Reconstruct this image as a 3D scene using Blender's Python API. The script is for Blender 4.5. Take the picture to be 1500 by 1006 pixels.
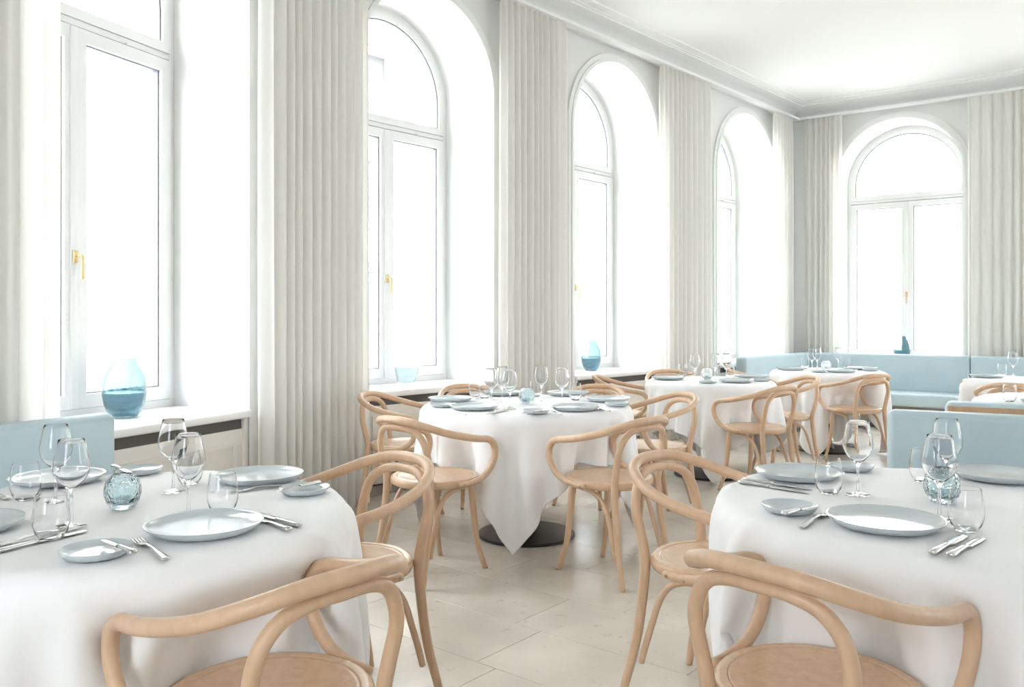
import bpy, bmesh, math, random
import numpy as np
from mathutils import Vector, Matrix
random.seed(7); rng = np.random.default_rng(7)
PI = math.pi
for o in list(bpy.data.objects): bpy.data.objects.remove(o, do_unlink=True)
sc = bpy.context.scene
col = sc.collection

# ------------------------------------------------------------------ camera
F, H0, CAMH = 1215.0, 468.0, 1.216            # focal length (px of a 1500 px frame), horizon row, eye height
cam = bpy.data.cameras.new('camera'); cam_o = bpy.data.objects.new('camera', cam); col.objects.link(cam_o)
cam.sensor_fit = 'HORIZONTAL'; cam.sensor_width = 36.0; cam.lens = 36.0 * F / 1500.0
cam.shift_x = 0.0; cam.shift_y = -(503.0 - H0) / 1500.0
cam.clip_start = 0.05; cam.clip_end = 500
cam_o.location = (0, 0, CAMH); cam_o.rotation_euler = (PI / 2, 0, 0)
sc.camera = cam_o

# ------------------------------------------------------------------ daylight, exposure
w = bpy.data.worlds.new('world'); sc.world = w; w.use_nodes = True
bg = w.node_tree.nodes['Background']
bg.inputs['Color'].default_value = (0.90, 0.95, 1.0, 1)      # even bright overcast sky
bg.inputs['Strength'].default_value = 1.0
sc.view_settings.view_transform = 'Standard'; sc.view_settings.look = 'None'
sc.view_settings.exposure = 3.75; sc.view_settings.gamma = 1.0
sc.view_settings.use_curve_mapping = False
sc.cycles.use_denoising = True
sc.cycles.max_bounces = 12; sc.cycles.diffuse_bounces = 6; sc.cycles.glossy_bounces = 4
sc.cycles.transparent_max_bounces = 40; sc.cycles.transmission_bounces = 8
sc.cycles.caustics_reflective = False; sc.cycles.caustics_refractive = True; sc.cycles.blur_glossy = .5; sc.cycles.sample_clamp_indirect = 12

# ------------------------------------------------------------------ materials
def new_mat(name):
    m = bpy.data.materials.new(name); m.use_nodes = True
    nt = m.node_tree; return m, nt, nt.nodes['Principled BSDF']
def plain(name, c, rough=0.5, metal=0.0, noise=0.0, nscale=8.0, bump=0.0, bscale=60.0, coat=0.0):
    m, nt, b = new_mat(name)
    b.inputs['Base Color'].default_value = (*c, 1); b.inputs['Roughness'].default_value = rough
    b.inputs['Metallic'].default_value = metal
    if coat: b.inputs['Coat Weight'].default_value = coat; b.inputs['Coat Roughness'].default_value = 0.05
    tc = nt.nodes.new('ShaderNodeTexCoord')
    if noise:
        n = nt.nodes.new('ShaderNodeTexNoise'); n.inputs['Scale'].default_value = nscale; n.inputs['Detail'].default_value = 4
        nt.links.new(tc.outputs['Object'], n.inputs['Vector'])
        r = nt.nodes.new('ShaderNodeValToRGB')
        r.color_ramp.elements[0].color = (*[x * (1 - noise) for x in c], 1)
        r.color_ramp.elements[1].color = (*[min(1, x * (1 + noise)) for x in c], 1)
        r.color_ramp.elements[0].position = .3; r.color_ramp.elements[1].position = .7
        nt.links.new(n.outputs['Fac'], r.inputs['Fac']); nt.links.new(r.outputs['Color'], b.inputs['Base Color'])
    if bump:
        n2 = nt.nodes.new('ShaderNodeTexNoise'); n2.inputs['Scale'].default_value = bscale; n2.inputs['Detail'].default_value = 3
        nt.links.new(tc.outputs['Object'], n2.inputs['Vector'])
        bp = nt.nodes.new('ShaderNodeBump'); bp.inputs['Strength'].default_value = bump; bp.inputs['Distance'].default_value = 0.003
        nt.links.new(n2.outputs['Fac'], bp.inputs['Height']); nt.links.new(bp.outputs['Normal'], b.inputs['Normal'])
    return m
def wood(name, c1, c2, rough=.38):
    m, nt, b = new_mat(name)
    tc = nt.nodes.new('ShaderNodeTexCoord'); mp = nt.nodes.new('ShaderNodeMapping')
    mp.inputs['Scale'].default_value = (18, 18, 5)
    nt.links.new(tc.outputs['Object'], mp.inputs['Vector'])
    n = nt.nodes.new('ShaderNodeTexNoise'); n.inputs['Scale'].default_value = 2.2; n.inputs['Detail'].default_value = 5
    n.inputs['Distortion'].default_value = .6
    nt.links.new(mp.outputs['Vector'], n.inputs['Vector'])
    r = nt.nodes.new('ShaderNodeValToRGB'); r.color_ramp.elements[0].color = (*c1, 1); r.color_ramp.elements[1].color = (*c2, 1)
    r.color_ramp.elements[0].position = .35; r.color_ramp.elements[1].position = .65
    nt.links.new(n.outputs['Fac'], r.inputs['Fac']); nt.links.new(r.outputs['Color'], b.inputs['Base Color'])
    b.inputs['Roughness'].default_value = rough
    return m
def thin_glass(name, tint, ior=1.5, edge=.8, bump=0.0, bscale=80.0, rough=0.0, spec=1.0, voronoi=False):
    """one glass surface: tinted see-through plus Fresnel reflection"""
    m = bpy.data.materials.new(name); m.use_nodes = True; nt = m.node_tree; nt.nodes.clear()
    out = nt.nodes.new('ShaderNodeOutputMaterial'); mix = nt.nodes.new('ShaderNodeMixShader')
    tr = nt.nodes.new('ShaderNodeBsdfTransparent'); tr.inputs['Color'].default_value = (*tint, 1)
    gl = nt.nodes.new('ShaderNodeBsdfGlossy'); gl.inputs['Roughness'].default_value = rough
    gl.inputs['Color'].default_value = (spec, spec, spec, 1)
    f0 = ((ior - 1) / (ior + 1)) ** 2                        # Schlick's Fresnel curve, alike from both sides
    fr = nt.nodes.new('ShaderNodeLayerWeight'); fr.inputs['Blend'].default_value = .5
    pw = nt.nodes.new('ShaderNodeMath'); pw.operation = 'POWER'; pw.inputs[1].default_value = 5.0
    ma = nt.nodes.new('ShaderNodeMath'); ma.operation = 'MULTIPLY_ADD'; ma.inputs[1].default_value = 1 - f0; ma.inputs[2].default_value = f0
    nt.links.new(fr.outputs['Facing'], pw.inputs[0]); nt.links.new(pw.outputs[0], ma.inputs[0])
    nt.links.new(ma.outputs[0], mix.inputs['Fac']); nt.links.new(tr.outputs['BSDF'], mix.inputs[1])
    nt.links.new(gl.outputs['BSDF'], mix.inputs[2]); nt.links.new(mix.outputs['Shader'], out.inputs['Surface'])
    # a slanting ray runs further through the glass
    p3 = nt.nodes.new('ShaderNodeMath'); p3.operation = 'POWER'; p3.inputs[1].default_value = 4.0
    mc = nt.nodes.new('ShaderNodeMixRGB'); mc.inputs[1].default_value = (*tint, 1); mc.inputs[2].default_value = (*[c * edge for c in tint], 1)
    nt.links.new(fr.outputs['Facing'], p3.inputs[0]); nt.links.new(p3.outputs[0], mc.inputs[0]); nt.links.new(mc.outputs[0], tr.inputs['Color'])
    if bump:
        tc = nt.nodes.new('ShaderNodeTexCoord')
        n = nt.nodes.new('ShaderNodeTexVoronoi' if voronoi else 'ShaderNodeTexNoise'); n.inputs['Scale'].default_value = bscale
        nt.links.new(tc.outputs['Object'], n.inputs['Vector'])
        bp = nt.nodes.new('ShaderNodeBump'); bp.inputs['Strength'].default_value = bump; bp.inputs['Distance'].default_value = .004
        nt.links.new(n.outputs[0], bp.inputs['Height'])
        nt.links.new(bp.outputs['Normal'], gl.inputs['Normal']); nt.links.new(bp.outputs['Normal'], fr.inputs['Normal'])
    return m
def cast_glass(name, tint, bump, bscale, voronoi, rough=.04, ior=1.33):
    m, nt, b = new_mat(name)
    b.inputs['Base Color'].default_value = (*tint, 1); b.inputs['Transmission Weight'].default_value = 1.0
    b.inputs['Roughness'].default_value = rough; b.inputs['IOR'].default_value = ior
    if not bump: return m
    tc = nt.nodes.new('ShaderNodeTexCoord')
    n = nt.nodes.new('ShaderNodeTexVoronoi' if voronoi else 'ShaderNodeTexNoise'); n.inputs['Scale'].default_value = bscale
    nt.links.new(tc.outputs['Object'], n.inputs['Vector'])
    bp = nt.nodes.new('ShaderNodeBump'); bp.inputs['Strength'].default_value = bump; bp.inputs['Distance'].default_value = .004
    nt.links.new(n.outputs[0], bp.inputs['Height']); nt.links.new(bp.outputs['Normal'], b.inputs['Normal'])
    return m
def fabric_sheer(name, c, trans):
    m = bpy.data.materials.new(name); m.use_nodes = True; nt = m.node_tree; nt.nodes.clear()
    out = nt.nodes.new('ShaderNodeOutputMaterial'); mix = nt.nodes.new('ShaderNodeMixShader')
    d = nt.nodes.new('ShaderNodeBsdfDiffuse'); t = nt.nodes.new('ShaderNodeBsdfTranslucent')
    d.inputs['Color'].default_value = (*c, 1); t.inputs['Color'].default_value = (*c, 1)
    mix.inputs['Fac'].default_value = trans
    nt.links.new(d.outputs[0], mix.inputs[1]); nt.links.new(t.outputs[0], mix.inputs[2]); nt.links.new(mix.outputs[0], out.inputs['Surface'])
    tc = nt.nodes.new('ShaderNodeTexCoord'); n = nt.nodes.new('ShaderNodeTexNoise'); n.inputs['Scale'].default_value = 300
    bp = nt.nodes.new('ShaderNodeBump'); bp.inputs['Strength'].default_value = .12; bp.inputs['Distance'].default_value = .001
    nt.links.new(tc.outputs['Object'], n.inputs['Vector']); nt.links.new(n.outputs['Fac'], bp.inputs['Height'])
    nt.links.new(bp.outputs['Normal'], d.inputs['Normal'])
    return m
def stone(name, c):
    m, nt, b = new_mat(name)
    tc = nt.nodes.new('ShaderNodeTexCoord'); gi = nt.nodes.new('ShaderNodeObjectInfo')
    ge = nt.nodes.new('ShaderNodeNewGeometry')
    n = nt.nodes.new('ShaderNodeTexNoise'); n.inputs['Scale'].default_value = 2.6; n.inputs['Detail'].default_value = 6
    nt.links.new(ge.outputs['Position'], n.inputs['Vector'])
    r = nt.nodes.new('ShaderNodeValToRGB')
    r.color_ramp.elements[0].color = (*[x * .84 for x in c], 1); r.color_ramp.elements[0].position = .3
    r.color_ramp.elements[1].color = (*[min(1, x * 1.06) for x in c], 1); r.color_ramp.elements[1].position = .7
    nt.links.new(n.outputs['Fac'], r.inputs['Fac'])
    # small dark fossils
    n2 = nt.nodes.new('ShaderNodeTexNoise'); n2.inputs['Scale'].default_value = 13; n2.inputs['Detail'].default_value = 8; n2.inputs['Roughness'].default_value = .7
    nt.links.new(ge.outputs['Position'], n2.inputs['Vector'])
    r2 = nt.nodes.new('ShaderNodeValToRGB'); r2.color_ramp.elements[0].position = .60; r2.color_ramp.elements[1].position = .72
    nt.links.new(n2.outputs['Fac'], r2.inputs['Fac'])
    mx = nt.nodes.new('ShaderNodeMixRGB'); mx.blend_type = 'MIX'; mx.inputs[2].default_value = (c[0] * .62, c[1] * .58, c[2] * .52, 1)
    nt.links.new(r2.outputs['Color'], mx.inputs[0]); nt.links.new(r.outputs['Color'], mx.inputs[1])
    # each slab a little lighter or darker
    mr = nt.nodes.new('ShaderNodeMapRange'); mr.inputs[3].default_value = .93; mr.inputs[4].default_value = 1.05
    nt.links.new(gi.outputs['Random'], mr.inputs[0])
    mul = nt.nodes.new('ShaderNodeMixRGB'); mul.blend_type = 'MULTIPLY'; mul.inputs[0].default_value = 1
    nt.links.new(mx.outputs[0], mul.inputs[1]); nt.links.new(mr.outputs[0], mul.inputs[2])
    nt.links.new(mul.outputs[0], b.inputs['Base Color'])
    b.inputs['Roughness'].default_value = .22; b.inputs['Specular IOR Level'].default_value = .45
    return m
M = {
 'wall': plain('wall_paint', (.78, .78, .775), .7, bump=.05, bscale=120),
 'white': plain('white_lacquer', (.84, .845, .84), .35),
 'ceil': plain('ceiling_paint', (.80, .80, .79), .8),
 'outer': plain('outer_plaster', (.80, .75, .62), .9, noise=.05),
 'gasket': plain('window_gasket', (.30, .30, .35), .5),
 'sill': plain('sill_stone', (.84, .84, .83), .25, noise=.02),
 'panel': plain('radiator_panel_paint', (.80, .77, .72), .5),
 'slot': plain('slot_shade_and_toe', (.10, .095, .09), .8),
 'base': plain('skirting_paint', (.30, .27, .24), .6),
 'brass': plain('brass', (.62, .49, .27), .3, metal=1.0),
 'wood': wood('beech', (.61, .42, .272), (.68, .472, .315)),
 'seatwood': wood('beech_seat', (.60, .41, .265), (.66, .455, .30), .24),
 'screw': plain('screw_metal', (.45, .36, .26), .35, metal=1.0),
 'glide': plain('felt_glide', (.05, .05, .05), .9),
 'cloth': plain('linen', (.91, .91, .92), .75, bump=.06, bscale=500),
 'plate': plain('glazed_stoneware', (.545, .605, .625), .12, noise=.03, nscale=14, coat=.5),
 'steel': plain('cutlery_steel', (.70, .70, .70), .18, metal=1.0),
 'black': plain('black_steel', (.018, .018, .02), .35),
 'blue': plain('blue_upholstery', (.475, .585, .63), .55, noise=.03, nscale=5, bump=.08, bscale=250),
 'oak': wood('bench_back_wood', (.42, .27, .15), (.50, .33, .19)),
 'plinth': plain('bench_plinth', (.30, .26, .21), .6),
 'curtain': fabric_sheer('curtain_voile', (.91, .905, .875), .48),
 'pane': thin_glass('window_pane', (.985, .99, .99), 1.4, .97),
 'glass': cast_glass('clear_glass', (.985, .99, .995), 0, 0, False, .0, 1.32),
 'votive': cast_glass('crackled_blue_glass', (.84, .93, .955), .6, 140, True),
 'votclear': cast_glass('crackled_pale_glass', (.95, .975, .985), .5, 140, True),
 'vase': cast_glass('blue_glass', (.42, .56, .62), .35, 60, False),
 'vaseclear': thin_glass('clear_vase_glass', (.955, .975, .98), 1.5, .6, bump=.2, bscale=60),
 'water': thin_glass('tinted_water', (.90, .955, .975), 1.33, .95, bump=.5, bscale=90),
 'wax': plain('wax', (.70, .82, .85), .6),
 'stone': stone('limestone', (.71, .655, .57)),
 'grout': plain('grout', (.42, .38, .32), .9),
 'facade': plain('pale_facade', (.80, .77, .70), .9, noise=.05, nscale=.6),
 'facade2': plain('cream_facade', (.80, .74, .62), .9, noise=.05, nscale=.6),
 'fwin': plain('facade_window', (.12, .125, .13), .3),
 'street': plain('street', (.55, .54, .52), .9, noise=.06, nscale=.5),
}

# ------------------------------------------------------------------ mesh helpers
def link(name, me, mat=None, parent=None):
    o = bpy.data.objects.new(name, me); col.objects.link(o)
    if mat is not None and me is not None:
        for x in (mat if isinstance(mat, (list, tuple)) else [mat]): me.materials.append(M[x])
    if parent is not None: o.parent = parent
    return o
def mesh(name, V, Fc, mat, parent=None, smooth=False, mi=None):
    me = bpy.data.meshes.new(name); me.from_pydata([tuple(v) for v in V], [], [tuple(f) for f in Fc])
    bm = bmesh.new(); bm.from_mesh(me); bmesh.ops.remove_doubles(bm, verts=bm.verts, dist=1e-6)
    if mi is None: bmesh.ops.recalc_face_normals(bm, faces=bm.faces)
    bm.to_mesh(me); bm.free()
    if mi is not None and len(mi) == len(me.polygons): me.polygons.foreach_set('material_index', mi)
    if smooth:
        me.polygons.foreach_set('use_smooth', [True] * len(me.polygons))
    me.update()
    return link(name, me, mat, parent)
def tag(o, label=None, cat=None, group=None, kind=None):
    if label: o['label'] = label
    if cat: o['category'] = cat
    if group: o['group'] = group
    if kind: o['kind'] = kind
    return o
def empty(name, loc=(0, 0, 0), rz=0):
    o = bpy.data.objects.new(name, None); o.empty_display_size = .1; col.objects.link(o)
    o.location = loc; o.rotation_euler = (0, 0, rz); return o
class MB:
    def __init__(s): s.V = []; s.F = []
    def add(s, V, Fc):
        n = len(s.V); s.V += [tuple(v) for v in V]; s.F += [tuple(i + n for i in f) for f in Fc]; return s
    def box(s, x0, x1, y0, y1, z0, z1):
        V = [(x, y, z) for z in (z0, z1) for y in (y0, y1) for x in (x0, x1)]
        return s.add(V, [(0, 1, 3, 2), (4, 6, 7, 5), (0, 4, 5, 1), (2, 3, 7, 6), (0, 2, 6, 4), (1, 5, 7, 3)])
    def build(s, name, mat, parent=None, smooth=False, bevel=0.0, seg=2):
        o = mesh(name, s.V, s.F, mat, parent, smooth)
        if bevel:
            bm = bmesh.new(); bm.from_mesh(o.data)
            bmesh.ops.bevel(bm, geom=list(bm.edges), offset=bevel, segments=seg, profile=.5, affect='EDGES', clamp_overlap=True)
            bm.to_mesh(o.data); bm.free()
            if seg > 1: o.data.polygons.foreach_set('use_smooth', [True] * len(o.data.polygons)); auto_smooth(o.data)
        return o
def auto_smooth(me, ang=35):
    bm = bmesh.new(); bm.from_mesh(me)
    for e in bm.edges:
        e.smooth = not (len(e.link_faces) == 2 and e.calc_face_angle(0) > math.radians(ang))
    for f_ in bm.faces: f_.smooth = True
    bm.to_mesh(me); bm.free()
def rbox(name, x0, x1, y0, y1, z0, z1, mat, parent=None, bevel=.01, seg=3):
    return MB().box(x0, x1, y0, y1, z0, z1).build(name, mat, parent, bevel=bevel, seg=seg)
def lathe_vf(prof, n=32, cap0=False, cap1=False):
    V = []; Fc = []
    for r, z in prof:
        for k in range(n):
            a = 2 * PI * k / n; V.append((r * math.cos(a), r * math.sin(a), z))
    for i in range(len(prof) - 1):
        for k in range(n):
            k2 = (k + 1) % n
            Fc.append((i * n + k, i * n + k2, (i + 1) * n + k2, (i + 1) * n + k))
    if cap0: Fc.append(tuple(range(n))[::-1])
    if cap1: Fc.append(tuple((len(prof) - 1) * n + k for k in range(n)))
    return V, Fc
def lathe(name, prof, mat, parent=None, n=32, cap0=False, cap1=False, sharp=40):
    V, Fc = lathe_vf(prof, n, cap0, cap1)
    o = mesh(name, V, Fc, mat, parent, True); auto_smooth(o.data, sharp); return o
def catmull(P, per=6):
    P = [Vector(p) for p in P]; P = [P[0] * 2 - P[1]] + P + [P[-1] * 2 - P[-2]]
    out = []
    for i in range(1, len(P) - 2):
        for k in range(per):
            t = k / per; a, b, c, d = P[i - 1], P[i], P[i + 1], P[i + 2]
            out.append(.5 * ((2 * b) + (c - a) * t + (2 * a - 5 * b + 4 * c - d) * t * t + (3 * b - a - 3 * c + d) * t ** 3))
    out.append(P[-2].copy()); return out
def tube_vf(pts, rads, n=10, per=5, flat=1.0):
    """swept round bar with tapering radius, rounded ends"""
    C = catmull([(*p, ) for p in pts], per)
    R4 = catmull([(r, 0, 0) for r in rads], per); R = [v.x for v in R4]
    T = []
    for i in range(len(C)):
        a = C[max(0, i - 1)]; b = C[min(len(C) - 1, i + 1)]; T.append((b - a).normalized())
    up = Vector((0, 0, 1)) if abs(T[0].z) < .9 else Vector((1, 0, 0))
    nrm = (up - T[0] * up.dot(T[0])).normalized()
    rings = []
    for i in range(len(C)):
        nrm = (nrm - T[i] * nrm.dot(T[i])).normalized(); bn = T[i].cross(nrm)
        rings.append((C[i], nrm.copy(), bn, R[i]))
    c0 = rings[0]; c1 = rings[-1]
    pre = [(c0[0] - T[0] * c0[3] * .35, c0[1], c0[2], c0[3] * .62)]
    post = [(c1[0] + T[-1] * c1[3] * .35, c1[1], c1[2], c1[3] * .62)]
    rings = pre + rings + post
    V = []; Fc = []
    for c, u, v, r in rings:
        for k in range(n):
            a = 2 * PI * k / n; V.append(c + u * (r * math.cos(a)) + v * (r * math.sin(a) * flat))
    for i in range(len(rings) - 1):
        for k in range(n):
            k2 = (k + 1) % n; Fc.append((i * n + k, i * n + k2, (i + 1) * n + k2, (i + 1) * n + k))
    Fc.append(tuple(range(n))[::-1]); Fc.append(tuple((len(rings) - 1) * n + k for k in range(n)))
    return V, Fc
def tube(name, pts, rads, mat, parent=None, n=10, per=5):
    V, Fc = tube_vf(pts, rads, n, per); return mesh(name, V, Fc, mat, parent, True)
def children(o): return [c for c in bpy.data.objects if c.parent == o]
KIDS = {}
def copy_tree(o, parent=None):
    c = o.copy(); col.objects.link(c); c.parent = parent
    if o not in KIDS: KIDS[o] = children(o)
    for ch in KIDS[o]: copy_tree(ch, c)
    return c

# ------------------------------------------------------------------ room shell
class Seg:
    """a straight run of wall: local x along it, local y outwards, z up"""
    def __init__(s, p, ang):
        s.p = Vector((p[0], p[1], 0)); a = math.radians(ang)
        s.u = Vector((math.sin(a), math.cos(a), 0)); s.n = Vector((-s.u.y, s.u.x, 0)); s.rz = math.atan2(s.u.y, s.u.x)
    def w(s, t, d=0, z=0): return s.p + s.u * t + s.n * d + Vector((0, 0, z))
    def put(s, o, t=0, d=0, z=0): o.location = s.w(t, d, z); o.rotation_euler = (0, 0, s.rz); return o
WA = Seg((-1.4698, 4.6109), 23.28)        # wall with the first window
WM = Seg((0.49, 7.30), 42.5)              # long wall with windows two to four
WB = Seg((3.6137, 10.7089), 126.0)        # far wall
JT, CT = -2.24, 4.6237
ZS, ZSP, ZR, ZC = .72, 2.985, 3.77, 3.92   # sill, springing line, cornice foot, ceiling
WINS = [(WA, -.69, .67), (WM, -1.62, .65), (WM, .735, .68), (WM, 3.37, .74), (WB, 1.265, .70)]

def arch_line(tc, R, z0, zsp, n=28):
    return [(tc - R, z0)] + [(tc + R * math.cos(a), zsp + R * math.sin(a)) for a in [PI - PI * k / n for k in range(n + 1)]] + [(tc + R, z0)]
def build_wall(name, seg, t0, t1, wins, din=.60, dout=.86):
    V = []; Fc = []; mi = []
    def quad(a, b, c, d, m=0):
        n = len(V); V.extend([a, b, c, d]); Fc.append((n, n + 1, n + 2, n + 3)); mi.append(m)
    cur = t0; top = ZC + .02
    for tc, R in wins:
        zsp = ZSP + (.65 - R)
        quad((cur, 0, 0), (tc - R, 0, 0), (tc - R, 0, top), (cur, 0, top))
        quad((tc - R, 0, 0), (tc + R, 0, 0), (tc + R, 0, ZS), (tc - R, 0, ZS))
        L = arch_line(tc, R, ZS, zsp)
        for (a, za), (b, zb) in zip(L[1:-1], L[2:-1]): quad((a, 0, za), (b, 0, zb), (b, 0, top), (a, 0, top))
        L2 = L + [L[0]]
        for (a, za), (b, zb) in zip(L2, L2[1:]):
            quad((a, 0, za), (a, din, za), (b, din, zb), (b, 0, zb))
            quad((a, din, za), (a, dout, za), (b, dout, zb), (b, din, zb), 1)
        cur = tc + R
    quad((cur, 0, 0), (t1, 0, 0), (t1, 0, top), (cur, 0, top))
    # plain outer face, with the same openings
    cur = t0
    for tc, R in wins:
        zsp = ZSP + (.65 - R); L = arch_line(tc, R, ZS, zsp)
        quad((cur, dout, 0), (tc - R, dout, 0), (tc - R, dout, top), (cur, dout, top), 1)
        quad((tc - R, dout, 0), (tc + R, dout, 0), (tc + R, dout, ZS), (tc - R, dout, ZS), 1)
        for (a, za), (b, zb) in zip(L[1:-1], L[2:-1]): quad((a, dout, za), (b, dout, zb), (b, dout, top), (a, dout, top), 1)
        cur = tc + R
    quad((cur, dout, 0), (t1, dout, 0), (t1, dout, top), (cur, dout, top), 1)
    o = mesh(name, V, Fc, ['wall', 'outer'], None, False, mi)
    seg.put(o); tag(o, kind='structure'); return o
tag(build_wall('wall_left', WM, JT, CT, [(t, R) for s, t, R in WINS if s is WM]), 'long white window wall on the left side of the room')
tag(build_wall('wall_near_left', WA, -7.5, 1.1303, [(-.69, .67)]), 'white wall around the nearest window at left')
tag(build_wall('wall_back', WB, 0, 9.0, [(1.265, .70), (4.1, .69), (6.9, .69)]), 'white window wall at the far end of the room')
# the two sides behind and right of the viewpoint, with unseen window openings added and tuned for fill light
pB = WB.w(9.0); pA = WA.w(-7.5)
pR = Vector((5.4, -2.6, 0))
def open_wall(name, a, b, wins, label):
    d = (b - a); L = d.length; ang = math.degrees(math.atan2(d.x, d.y)); s = Seg((a.x, a.y), ang)
    mb = MB(); cur = 0; top = ZC + .02
    for tc, hw, z0, z1 in wins:
        mb.box(cur, tc - hw, 0, .5, 0, top); mb.box(tc - hw, tc + hw, 0, .5, 0, z0); mb.box(tc - hw, tc + hw, 0, .5, z1, top); cur = tc + hw
    mb.box(cur, L, 0, .5, 0, top)
    o = mesh(name, mb.V, mb.F, 'wall'); s.put(o); tag(o, label, kind='structure'); return s, L
LR = (pR - pB).length; LQ = (pA - pR).length
open_wall('wall_right', pB, pR, [(LR * k, .65, .72, 3.4) for k in (.2, .45)], 'white wall on the right side of the room')
open_wall('wall_rear', pR, pA, [(LQ * k, .65, .72, 3.4) for k in (.75,)], 'white wall behind the viewpoint')

poly = [WA.w(-7.5), WA.w(1.1303), WB.w(0), WB.w(9.0), pR]
def flat(name, P, z, mat, label):
    o = mesh(name, [(p.x, p.y, z) for p in P], [tuple(range(len(P)))], mat); return tag(o, label, kind='structure')
flat('ceiling', poly, ZC, 'ceil', 'plain white ceiling')
floor = flat('floor', poly, -.006, 'grout', 'beige limestone floor of staggered slabs')

# limestone slabs: courses along the far wall, staggered joints
fa = math.radians(129.5); fu = Vector((math.sin(fa), math.cos(fa), 0)); fv = Vector((-fu.y, fu.x, 0))
o0 = Vector((-.126, 2.949, 0)); CW = .377; TLN = .76; g = .0012
def inside(p):
    n = len(poly); c = False
    for i in range(n):
        a, b = poly[i], poly[(i + 1) % n]
        if (a.y > p.y) != (b.y > p.y) and p.x < (b.x - a.x) * (p.y - a.y) / (b.y - a.y) + a.x: c = not c
    return c
def slab_mesh(L, W):
    e = .0008
    V = [(g, g, -.012), (L - g, g, -.012), (L - g, W - g, -.012), (g, W - g, -.012), (g, g, -e), (L - g, g, -e), (L - g, W - g, -e), (g, W - g, -e),
         (g + e, g + e, 0), (L - g - e, g + e, 0), (L - g - e, W - g - e, 0), (g + e, W - g - e, 0)]
    Fc = [(8, 9, 10, 11)]
    for k in range(4):
        k2 = (k + 1) % 4; Fc += [(k, k2, 4 + k2, 4 + k), (4 + k, 4 + k2, 8 + k2, 8 + k)]
    return V, Fc
sv, sf = slab_mesh(TLN, CW); slab_me = bpy.data.meshes.new('slab'); slab_me.from_pydata(sv, [], sf); slab_me.materials.append(M['stone'])
cands = []
offs = {}
for j in range(-26, 30):
    off = {0: 0.0, 1: -.13}.get(j, (random.random()) * TLN)
    for i in range(-24, 24):
        c0_ = o0 + fu * (off + i * TLN) + fv * (j * CW)
        cc = c0_ + fu * TLN / 2 + fv * CW / 2
        if cc.y < -3 or not any(inside(c0_ + fu * a + fv * b) for a in (0, TLN) for b in (0, CW)): continue
        vis = cc.y > 1.3 and abs(cc.x) < .68 * cc.y + .5
        cands.append((0 if vis else 1, cc.y, c0_))
cands.sort(key=lambda q: (q[0], q[1]))
RZ = math.atan2(fu.y, fu.x)
for k, (vis, _, p) in enumerate(cands[:290]):
    if vis: break
    o = bpy.data.objects.new('stone_slab', slab_me); col.objects.link(o); o.parent = floor; o.location = p; o.rotation_euler = (0, 0, RZ)
rest = MB(); mrot = Matrix.Rotation(RZ, 4, 'Z')
for vis, _, p in cands[k:]: rest.add([p + (mrot @ Vector(v)) for v in sv], sf)
ro = mesh('stone_slabs_beyond', rest.V, rest.F, 'stone', floor); ro['kind'] = 'stuff'

def sweep(name, path, prof, mat, label=None, closed=False):
    """profile (distance into the room, height) swept along a polyline of wall feet, mitred"""
    V = []; Fc = []; n = len(path); m = len(prof)
    for i, p in enumerate(path):
        ds = []
        if i > 0: ds.append((path[i] - path[i - 1]).normalized())
        if i < n - 1: ds.append((path[i + 1] - path[i]).normalized())
        ns = [Vector((d.y, -d.x, 0)) for d in ds]
        nn = sum(ns, Vector()).normalized(); k = 1 / max(.3, nn.dot(ns[0]))
        for off, z in prof: V.append((p.x + nn.x * off * k, p.y + nn.y * off * k, z))
    for i in range(n - 1):
        for j in range(m - 1): Fc.append((i * m + j, i * m + j + 1, (i + 1) * m + j + 1, (i + 1) * m + j))
    o = mesh(name, V, Fc, mat, None, True); auto_smooth(o.data, 30)
    tag(o, label, kind='structure'); return o
wpath = [WA.w(-7.5), WA.w(1.1303), WB.w(0), WB.w(9.0)]
cove = [(0, 3.765), (.035, 3.765), (.035, 3.785), (.05, 3.79)] + [(.05 + .17 * (1 - math.cos(a)), 3.79 + .10 * math.sin(a)) for a in [PI / 2 * k / 8 for k in range(1, 9)]] + [(.222, 3.90), (.25, 3.90), (.25, 3.908), (.33, 3.910), (.335, 3.921)]
sweep('trim_1', wpath, cove, 'white', 'coved white cornice under the ceiling')
sweep('trim_2', wpath, [(.085, 3.768), (.085, 3.742), (.16, 3.742), (.16, 3.768), (.03, 3.772)], 'white', 'white curtain rail below the cornice')
sweep('baseboard_left', wpath, [(0, .075), (.015, .075), (.018, .065), (.018, 0)], 'base', 'dark taupe skirting along the window walls')

# ------------------------------------------------------------------ windows
def ring(outer, inner, y0, y1):
    """closed outlines (x, z) with equal point counts -> solid frame between depths y0 and y1"""
    n = len(outer); V = []; Fc = []
    for L in (outer, inner):
        for y in (y0, y1): V += [(x, y, z) for x, z in L]
    oF, oB, iF, iB = 0, n, 2 * n, 3 * n
    for k in range(n):
        k2 = (k + 1) % n
        Fc += [(oF + k, oF + k2, iF + k2, iF + k), (oB + k, iB + k, iB + k2, oB + k2), (oF + k, oB + k, oB + k2, oF + k2), (iF + k, iF + k2, iB + k2, iB + k)]
    return V, Fc
def rect(x0, x1, z0, z1): return [(x0, z0), (x0, z1), (x1, z1), (x1, z0)]
def dshape(R, z0, zsp, n=28):
    return [(-R, z0)] + [(R * math.cos(a), zsp + R * math.sin(a)) for a in [PI - PI * k / n for k in range(n + 1)]] + [(R, z0)]
def slab(L, y0, y1):
    n = len(L); V = [(x, y0, z) for x, z in L] + [(x, y1, z) for x, z in L]
    return V, [tuple(range(n)), tuple(range(n, 2 * n))[::-1]] + [(k, n + k, n + (k + 1) % n, (k + 1) % n) for k in range(n)]
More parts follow.
